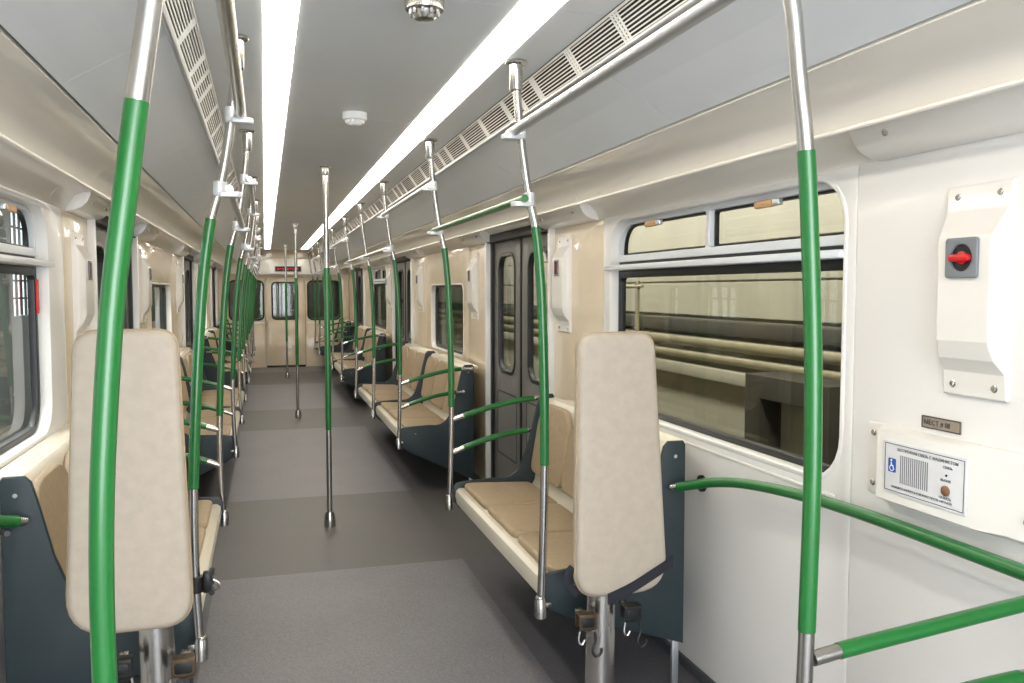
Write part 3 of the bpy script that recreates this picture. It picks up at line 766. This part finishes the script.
# curved side rails from the poles to the bench end frames
def side_rail_proto(kind):
    e = empty('side_rail', (0.52, 0, 0.6))
    if kind == 'upper': pts = [(0.53, 0, 0.775), (0.60, 0, 0.797), (0.70, 0, 0.825), (0.82, 0, 0.852), (0.93, 0, 0.866), (1.02, 0, 0.866)]
    elif kind == 'near_upper': pts = [(0.53, 0, 0.79), (0.605, 0, 0.80), (0.80, 0, 0.82), (0.98, 0, 0.838), (1.138, 0, 0.85)]
    elif kind == 'near_lower': pts = [(0.53, 0, 0.645), (0.605, 0, 0.662), (0.80, 0, 0.685), (0.94, 0, 0.696), (1.138, 0, 0.705)]
    else: pts = [(0.53, 0, 0.61), (0.60, 0, 0.637), (0.70, 0, 0.668), (0.80, 0, 0.69), (0.90, 0, 0.703), (0.96, 0, 0.705)]
    cp = catmull(pts, 5); n = len(cp)
    a = 4; b = n-5
    obj('end_sleeve', tubem(cp[:a+1], 0.0132), M['steel'], e)
    obj('grip', tubem(cp[a:b+1], 0.0145), M['green'], e)
    obj('end_sleeve', tubem(cp[b:], 0.0132), M['steel'], e)
    bm = bmesh.new(); p = cp[-1]
    tube(bm, [p+Vector((0.0, 0, 0)), p+Vector((0.012, 0, 0))], 0.018, 12)
    obj('end_cap', bm, M['steel'], e)
    return e
ru = side_rail_proto('upper'); rl = side_rail_proto('lower')
spots = [(4.12, 'at the far end of the nearest bench'), (5.8, 'at the near end of the second bench row'), (8.7, 'at the far end of the second bench row'),
         (10.35, 'at the near end of the third bench row'), (13.25, 'at the far end of the third bench row'), (14.73, 'on the last bench')]
for kd, nm in (('near_upper', 'Upper'), ('near_lower', 'Lower')):
    o = side_rail_proto(kd); o.location = (0.52, 1.22, 0.6)
    tag(o, '%s green side rail from the nearest right pole to the wall below the intercom' % nm, 'handrail', 'curved side rails at the bench ends')
fu = set()
for s in (1, -1):
    for (y, d) in spots:
        if s < 0 and y < 2: continue
        for proto, nm in ((ru, 'Upper'), (rl, 'Lower')):
            lab = '%s green side rail, %s side, %s' % (nm, 'right' if s > 0 else 'left', d)
            loc = (s*(0.52 if s > 0 else 0.567), y, 0.6)
            if nm not in fu: o = proto; o.location = loc; fu.add(nm)
            else: o = dup(proto, loc, 0 if s > 0 else PI)
            o['label'] = lab; o['category'] = 'handrail'; o['group'] = 'curved side rails at the bench ends'

# long wheelchair-bay handrails
hp = [(0.985, 2.648, 0.735), (1.02, 2.60, 0.75), (1.06, 2.50, 0.78), (1.085, 2.35, 0.808), (1.088, 2.1, 0.836), (1.088, 1.8, 0.852), (1.088, 1.4, 0.855), (1.088, 1.05, 0.855)]
for s in (1, -1):
    e = empty('wall_handrail', (s*1.088, 1.8, 0.8), 'Long green handrail running along the %s wall from the bench end toward the camera' % ('right' if s > 0 else 'left'), 'handrail')
    cp = catmull([(s*(x if s > 0 or y < 2.3 else x+0.035), y, z if s > 0 or y < 2.3 else z+0.035) for x, y, z in hp], 6)
    obj('grip', tubem(cp[3:], 0.0165), M['green'], e)
    obj('end_sleeve', tubem(cp[:4], 0.0135), M['steel'], e)
    bm = bmesh.new(); tube(bm, [(s*1.149, 2.725, 0.722), (s*1.139, 2.725, 0.722)], 0.03, 18); tube(bm, catmull([(s*1.14, 2.725, 0.722), (s*1.10, 2.70, 0.730), (s*1.045, 2.57, 0.758)], 5), 0.008, 10)
    obj('wall_mount', bm, M['gask'], e)

# ------------------------------------------------------------------ upright beige pads on steel posts
def pad(s, y, label):
    e = empty('wheelchair_backrest', (s*0.66, y, 0), label, 'backrest pad', 'beige upright pads at the near bench ends')
    # outline in (x,z); aisle edge nearly vertical, wall edge flaring outwards
    cx = [(0.548, 0.60, 0.06), (0.552, 1.31, 0.05)]
    def outline(g=0.0):
        P = [(0.545+g, 0.468+g), (0.855-g, 0.468+g), (0.800-g, 1.288-g), (0.552+g, 1.288-g)]
        R = [0.085, 0.11, 0.055, 0.05]
        if s < 0: P = [(0.560+g, 0.522+g), (0.870-g, 0.522+g), (0.830-g, 1.315-g), (0.585+g, 1.315-g)]
        out = []
        for i in range(4):
            p = Vector(P[i]); a = Vector(P[i-1]); b = Vector(P[(i+1) % 4]); r_ = R[i]-g*0.5
            pa = p+(a-p).normalized()*r_; pb = p+(b-p).normalized()*r_
            for k in range(8):
                t = k/7; q = pa*(1-t)**2+p*2*t*(1-t)+pb*t*t
                out.append((q.x, q.y))
        return out
    obj('cushion', plate([[(s*u, v) for u, v in outline()]], 0.062, 0.018, lambda u, v, w: (u, y+w, v), res=4), M['pad'], e)
    cp = [(s*u, y+0.022, v) for u, v in outline(-0.0012)]
    obj('piping', tubem(cp+cp[:1], 0.0032, 8, cap=False), M['vinyl'], e)
    obj('backboard', plate([[(s*u, v) for u, v in outline(0.012)]], 0.014, 0.004, lambda u, v, w: (u, y+0.063+w, v)), M['navy'], e)
    obj('post', tubem([(s*0.672, y+0.10, 0.90), (s*0.664, y+0.10, 0.45), (s*0.655, y+0.09, 0.0)], 0.047, 28), M['steel'], e)
    obj('base_plate', lathem([(0.07, 0), (0.07, 0.008), (0.05, 0.012)], (s*0.655, y+0.09, 0)), M['steel'], e)
    bm = bmesh.new(); box(bm, *sorted((s*0.60, s*0.74)), y+0.078, y+0.15, 0.62, 0.70, 0.004)
    obj('bracket', bm, M['navy'], e)
    return e
pr_ = pad(1, 2.40, 'Upright beige padded backrest on a steel post at the right bench end')
pl_ = pad(-1, 2.37, 'Upright beige padded backrest on a steel post at the left bench end')

# belt retractors, straps and hooks under each pad
def buckle(x, y, z, label, s, m):
    e = empty('belt_retractor', (x, y, z), label, 'belt retractor', 'wheelchair belt retractors beside the pad posts')
    bm = bmesh.new()
    lathe(bm, [(0.020, -0.020), (0.026, -0.018), (0.026, 0.018), (0.020, 0.020)], (x, y, z), 'Y', 18)
    obj('reel', bm, M['gask'], e)
    bm = bmesh.new()
    for q in (-0.021, 0.017):
        merge(bm, plate([rrect(x-0.030, x+0.030, z-0.022, z+0.026, 0.009), rrect(x-0.022, x+0.022, z-0.014, z+0.016, 0.006)], 0.004, 0.001, lambda u, v, w: (u, y+q+w, v)))
    box(bm, x-0.030, x+0.030, y-0.02, y+0.02, z+0.021, z+0.027, 0.002)
    obj('frame', bm, m, e)
    hk = [(x+0.02*s, y-0.022, z-0.028), (x+0.022*s, y-0.024, z-0.055), (x+0.012*s, y-0.026, z-0.085), (x+0.022*s, y-0.026, z-0.104), (x+0.038*s, y-0.026, z-0.098), (x+0.042*s, y-0.026, z-0.08)]
    obj('hook', tubem(catmull(hk, 5), 0.0045, 10), M['gask'], e)
    lp = [(x-0.03*s, y-0.024, z-0.02), (x-0.034*s, y-0.026, z-0.05), (x-0.024*s, y-0.026, z-0.062), (x-0.014*s, y-0.026, z-0.048)]
    obj('ring', tubem(catmull(lp, 5), 0.0035, 8), M['steel'], e)
    bm = bmesh.new(); box(bm, x-0.012, x+0.012, y-0.004, y+0.07, z+0.006, z+0.018, 0.002)
    obj('mount', bm, M['steel'], e)
    return e
buckle(0.582, 2.42, 0.392, 'Brass-framed belt retractor with hook hanging left of the right post', 1, M['brass'])
buckle(0.742, 2.44, 0.395, 'Dark belt retractor with hook hanging right of the right post', 1, M['gask'])
buckle(-0.588, 2.40, 0.405, 'Belt retractor with hook hanging on the aisle side of the left post', 1, M['brass'])
buckle(-0.745, 2.40, 0.42, 'Dark belt retractor hanging on the wall side of the left post', -1, M['gask'])
# navy strap around the bottom of the right pad
bm = bmesh.new()
sp = [(0.645, 2.396, 0.462), (0.72, 2.393, 0.490), (0.80, 2.393, 0.530), (0.868, 2.40, 0.562)]
c_ = catmull(sp, 6)
for i, p in enumerate(c_): pass
v = []
for p in c_:
    v.append([bm.verts.new(p+Vector((0, 0, 0.017))), bm.verts.new(p+Vector((0, 0, -0.017))), bm.verts.new(p+Vector((0, 0.004, -0.017))), bm.verts.new(p+Vector((0, 0.004, 0.017)))])
for a, b in zip(v[:-1], v[1:]):
    for k in range(4): bm.faces.new((a[k], a[(k+1) % 4], b[(k+1) % 4], b[k]))
bm.faces.new(v[0]); bm.faces.new(v[-1][::-1])
tag(obj('belt_strap', bm, M['strap']), 'dark navy webbing strap slung across the lower corner of the right beige pad', 'strap')
# dark buckle tongue beside the right pad
bm = bmesh.new(); tube(bm, catmull([(0.545, 2.44, 0.56), (0.528, 2.44, 0.535), (0.532, 2.44, 0.50), (0.56, 2.44, 0.475)], 5), 0.014, 10, flat=0.5)
tag(obj('belt_loop', bm, M['strap']), 'small black belt loop at the lower left edge of the right pad', 'strap')
# black clip on left pole
e = empty('pole_clip', (-0.545, 2.62, 0.56), 'black plastic clip clamped around the lower part of the left pole next to the pad', 'clip')
xc = -0.571
obj('collar', lathem([(0.019, -0.024), (0.023, -0.022), (0.023, 0.022), (0.019, 0.024)], (xc, 2.62, 0.555)), M['gask'], e)
bm = bmesh.new(); box(bm, xc+0.02, xc+0.045, 2.605, 2.635, 0.528, 0.59, 0.006)
for z in (0.53, 0.56, 0.588): lathe(bm, [(0.008, -0.018), (0.008, 0.018)], (xc+0.045, 2.62, z), 'Y', 10)
obj('latch', bm, M['gask'], e)
obj('ring', tubem(catmull([(xc+0.05, 2.60, 0.57), (xc+0.066, 2.598, 0.56), (xc+0.066, 2.598, 0.545), (xc+0.054, 2.60, 0.538)], 5), 0.003, 8), M['steel'], e)
# belt tongue lying against the left navy end frame
bm = bmesh.new(); tube(bm, [(-0.885, 2.62, 0.475), (-0.85, 2.62, 0.53)], 0.006, 8); box(bm, -0.86, -0.84, 2.61, 2.63, 0.525, 0.56, 0.004)
tag(obj('belt_tongue', bm, M['steel']), 'small steel belt tongue against the navy end frame at lower left', 'belt tongue')

# ------------------------------------------------------------------ wall boxes
def wall_box(s, yc, label, kind, z0=1.185, z1=1.652, wd=0.17, prot=0.05):
    e = empty('wall_cover_box', (s*W, yc, z0), label, 'cover box', 'chamfered cover boxes on the wall panels')
    a, b = yc-wd/2, yc+wd/2
    rows = [(z0, 0.004, 0.0), (z0, 0.010, 0.0), (z0+0.055, 0.012, 0.0), (z0+0.085, 0.035, -0.010), (z0+0.110, prot-0.004, -0.014), (z0+0.125, prot, -0.014), (z1-0.13, prot, -0.014), (z1-0.115, prot-0.003, -0.012),
            (z1-0.055, 0.014, 0.0), (z1, 0.010, 0.0), (z1, 0.004, 0.0)]
    bm = bmesh.new(); R = []
    for z, p, g in rows:
        R.append([bm.verts.new((s*(W-0.0), a, z)), bm.verts.new((s*(W-p*0.5), a, z)), bm.verts.new((s*(W-p), a-g, z)), bm.verts.new((s*(W-p), b+g, z)), bm.verts.new((s*(W-p*0.5), b, z)), bm.verts.new((s*(W-0.0), b, z))])
    for p, q in zip(R[:-1], R[1:]):
        for k in range(5): bm.faces.new((p[k], p[k+1], q[k+1], q[k]))
    bmesh.ops.remove_doubles(bm, verts=bm.verts[:], dist=1e-5)
    bo = [ed for ed in bm.edges if len(ed.link_faces) == 2 and ed.calc_face_angle(0) > 0.4]
    bmesh.ops.bevel(bm, geom=bo, offset=0.0035, segments=2, affect='EDGES', profile=0.5)
    cv = obj('cover', bm, M['coverw'], e); smooth(cv.data, 0.22)
    for yy in (a+0.03, b-0.03):
        for zz in (z0+0.025, z1-0.025):
            bm = bmesh.new(); screw(bm, (s*(W-0.009), yy, zz), s, 0.006); obj('screw', bm, M['steel'], e)
    X = W-prot
    if kind == 'switch':
        cz = z1-0.162; cy = yc+0.0
        p = obj('switch_plate', plate([rrect(cy-0.044, cy+0.044, cz-0.044, cz+0.044, 0.008), [(cy+0.030*math.cos(t*PI/12), cz+0.030*math.sin(t*PI/12)) for t in range(24)]], 0.008, 0.002, wallfn(s, X)), M['grey'], e)
        obj('switch_well', lathem([(0.031, 0.0), (0.031, -s*0.002)], (s*X, cy, cz), 'X', 28), M['gask'], e)
        bm = bmesh.new()
        lathe(bm, [(0.014, 0), (0.014, -s*0.007), (0.011, -s*0.009)], (s*X, cy, cz), 'X', 20)
        x0, x1 = sorted((s*(X-0.018), s*(X-0.004)))
        box(bm, x0, x1, cy-0.028, cy+0.028, cz-0.008, cz+0.008, 0.005)
        obj('red_knob', bm, M['red'], e)
    else:
        cz = z1-0.165
        obj('indicator_frame', plate([rrect(yc-0.03, yc+0.03, cz-0.042, cz+0.042, 0.004), rrect(yc-0.022, yc+0.022, cz-0.034, cz+0.034, 0.003)], 0.006, 0.001, wallfn(s, X)), M['grey'], e)
        obj('red_window', plate([rrect(yc-0.022, yc+0.022, cz-0.034, cz+0.034, 0.003)], 0.003, 0, wallfn(s, X)), M['redd'], e)
    return e
wall_box(1, 1.512, 'White cover box with a red rotary switch on the near right wall', 'switch', 1.183, 1.652, 0.175, 0.048)
wall_box(1, 4.20, 'Cover box with small red window, right panel between large window and first doors', 'ind', 1.20, 1.70, 0.19)
wall_box(1, 6.18, 'Cover box on the right panel just beyond the first doors', 'ind', 1.20, 1.69, 0.19)
wall_box(1, 8.45, 'Cover box on the right panel just before the second doors', 'ind', 1.20, 1.69, 0.19)
wall_box(1, 10.68, 'Cover box on the right panel just beyond the second doors', 'ind', 1.20, 1.69, 0.19)
wall_box(-1, 4.12, 'Cover box on the left panel beside the nearest left window', 'ind', 1.19, 1.67, 0.20)
wall_box(-1, 6.18, 'Cover box on the left panel just beyond the first doors', 'ind', 1.20, 1.69, 0.19)
wall_box(-1, 8.55, 'Cover box on the left panel just before the second doors', 'ind', 1.20, 1.69, 0.19)
wall_box(-1, 10.68, 'Cover box on the left panel just beyond the second doors', 'ind', 1.20, 1.69, 0.19)

# intercom
e = empty('intercom_unit', (W, 1.60, 0.90), 'white intercom housing with printed grey plate and blue wheelchair sign on the right wall', 'intercom')
secs = [(1.850, 0.006), (1.800, 0.010), (1.770, 0.045), (1.455, 0.045), (1.40, 0.022), (1.20, 0.018)]
bm = bmesh.new(); R = []
for y, p in secs:
    R.append([bm.verts.new((W, y, 0.895)), bm.verts.new((W-p*0.6, y, 0.895)), bm.verts.new((W-p, y, 0.903)), bm.verts.new((W-p, y, 1.072)), bm.verts.new((W-p*0.6, y, 1.080)), bm.verts.new((W, y, 1.080))])
for p, q in zip(R[:-1], R[1:]):
    for k in range(5): bm.faces.new((p[k], p[k+1], q[k+1], q[k]))
for rr in (R[0], R[-1]): bm.faces.new(rr)
bo = [ed for ed in bm.edges if len(ed.link_faces) == 2 and ed.calc_face_angle(0) > 0.3]
bmesh.ops.bevel(bm, geom=bo, offset=0.005, segments=2, affect='EDGES', profile=0.5)
obj('housing', bm, M['coverw'], e)
for (y, z) in ((1.826, 1.055), (1.826, 0.925), (1.35, 1.055), (1.35, 0.945)):
    bm = bmesh.new(); screw(bm, (W-0.008 if y > 1.5 else W-0.021, y, z), 1, 0.006); obj('screw', bm, M['steel'], e)
XF = W-0.0455
fw = wallfn(1, XF)
fp = obj('face_plate', plate([rrect(1.482, 1.742, 0.925, 1.053, 0.004)], 0.003, 0.001, fw), M['ltgrey'], e)
def onplate(u, v, w): return (XF-0.0032-w, 1.742-u, v+0.925)      # u to the right as seen from the aisle
obj('border', plate([[(0.006, 0.006), (0.254, 0.006), (0.254, 0.122), (0.006, 0.122)], [(0.0075, 0.0075), (0.2525, 0.0075), (0.2525, 0.1205), (0.0075, 0.1205)]], 0.0006, 0, onplate), M['ink'], fp)
bm = bmesh.new()
for yy in range(14):
    u = 0.060+yy*0.0066
    pts = [(u-0.0012, 0.030), (u+0.0012, 0.030), (u+0.0012, 0.098), (u-0.0012, 0.098)]
    merge(bm, plate([pts], 0.0008, 0, onplate))
obj('speaker_slots', bm, M['grey'], fp)
obj('pictogram', plate([rrect(0.018, 0.044, 0.052, 0.086, 0.003)], 0.0006, 0, onplate), M['blue'], fp)
def on2(u, v, w): return onplate(u, v, w+0.0007)
bm = bmesh.new()
def disc(cu, cv, r, n=16): return [(cu+r*math.cos(2*PI*k/n), cv+r*math.sin(2*PI*k/n)) for k in range(n)]
merge(bm, plate([disc(0.029, 0.081, 0.0026)], 0.0005, 0, on2))
merge(bm, plate([disc(0.0305, 0.062, 0.0075, 20), disc(0.0305, 0.062, 0.0055, 20)], 0.0005, 0, on2))
merge(bm, plate([[(0.028, 0.077), (0.031, 0.077), (0.0315, 0.070), (0.036, 0.070), (0.0395, 0.060), (0.037, 0.059), (0.034, 0.0675), (0.028, 0.0675)]], 0.0005, 0, lambda u, v, w: on2(u, v, w+0.0005)))
obj('wheelchair_symbol', bm, M['paper'], fp)
def txt(s_, u, v, size):
    obj('lettering', text_bm(s_, size, lambda a, b, w: onplate(u+a, v+b, w)), M['ink'], fp, sm=False)
txt('ЭКСТРЕННАЯ СВЯЗЬ С МАШИНИСТОМ', 0.046, 0.107, 0.0098)
txt('НАЖМИТЕ КНОПКУ И ГОВОРИТЕ ПОСЛЕ СИГНАЛА', 0.030, 0.015, 0.0075)
txt('СВЯЗЬ', 0.192, 0.094, 0.0085); txt('ВЫЗОВ', 0.186, 0.064, 0.0085); txt('НАЖАТЬ', 0.182, 0.024, 0.0085)
obj('led', lathem([(0.0025, 0), (0.0025, -0.002)], (XF-0.003, 1.742-0.203, 0.925+0.079), 'X', 12), M['gask'], fp)
obj('button', lathem([(0.012, 0), (0.012, -0.003), (0.009, -0.006), (0.004, -0.007)], (XF-0.003, 1.742-0.202, 0.925+0.044), 'X', 20), M['brown'], fp)
# number tag
e = empty('number_tag', (W, 1.61, 1.10), 'small dull metal number tag above the intercom on the right wall', 'tag')
obj('plate', plate([rrect(1.549, 1.669, 1.092, 1.122, 0.002)], 0.003, 0.0008, wallfn(1, W)), M['tag'], e)
obj('border', plate([rrect(1.5495, 1.6685, 1.0925, 1.1215, 0.002), rrect(1.552, 1.666, 1.095, 1.119, 0.002)], 0.0012, 0, wallfn(1, W-0.003)), M['ink'], e)
obj('lettering', text_bm('МЕСТ # 08', 0.0165, lambda a, b, w: (W-0.0034-w, 1.661-a*0.98, 1.1015+b)), M['ink'], e, sm=False)

# ------------------------------------------------------------------ ceiling bits
def detector(x, y, label, m):
    e = empty('smoke_detector', (x, y, 2.12), label, 'detector')
    obj('base', lathem([(0.036, 2.118), (0.048, 2.122), (0.050, 2.132), (0.050, 2.149)], (x, y, 0), seg=28), m, e)
    obj('sensor_head', lathem([(0.014, 2.098), (0.024, 2.100), (0.030, 2.108), (0.034, 2.118)], (x, y, 0), seg=28), m, e)
    bm = bmesh.new()
    for k in range(10):
        a = 2*PI*k/10; cx, cy = x+0.036*math.cos(a), y+0.036*math.sin(a)
        box(bm, cx-0.003, cx+0.003, cy-0.003, cy+0.003, 2.108, 2.122)
    obj('cage', bm, m, e)
detector(0.008, 3.60, 'round white smoke detector on the ceiling between the light strips', M['smoke'])
detector(0.037, 2.16, 'steel-coloured round ceiling fitting at the top edge of the view', M['steel'])

# red emergency tab on the gasket of the nearest left window
bm = bmesh.new(); box(bm, -1.189, -1.180, 3.572, 3.588, 1.33, 1.46, 0.003)
tag(obj('emergency_tab', bm, M['red']), 'narrow red emergency tab on the black gasket of the nearest left window', 'tab')
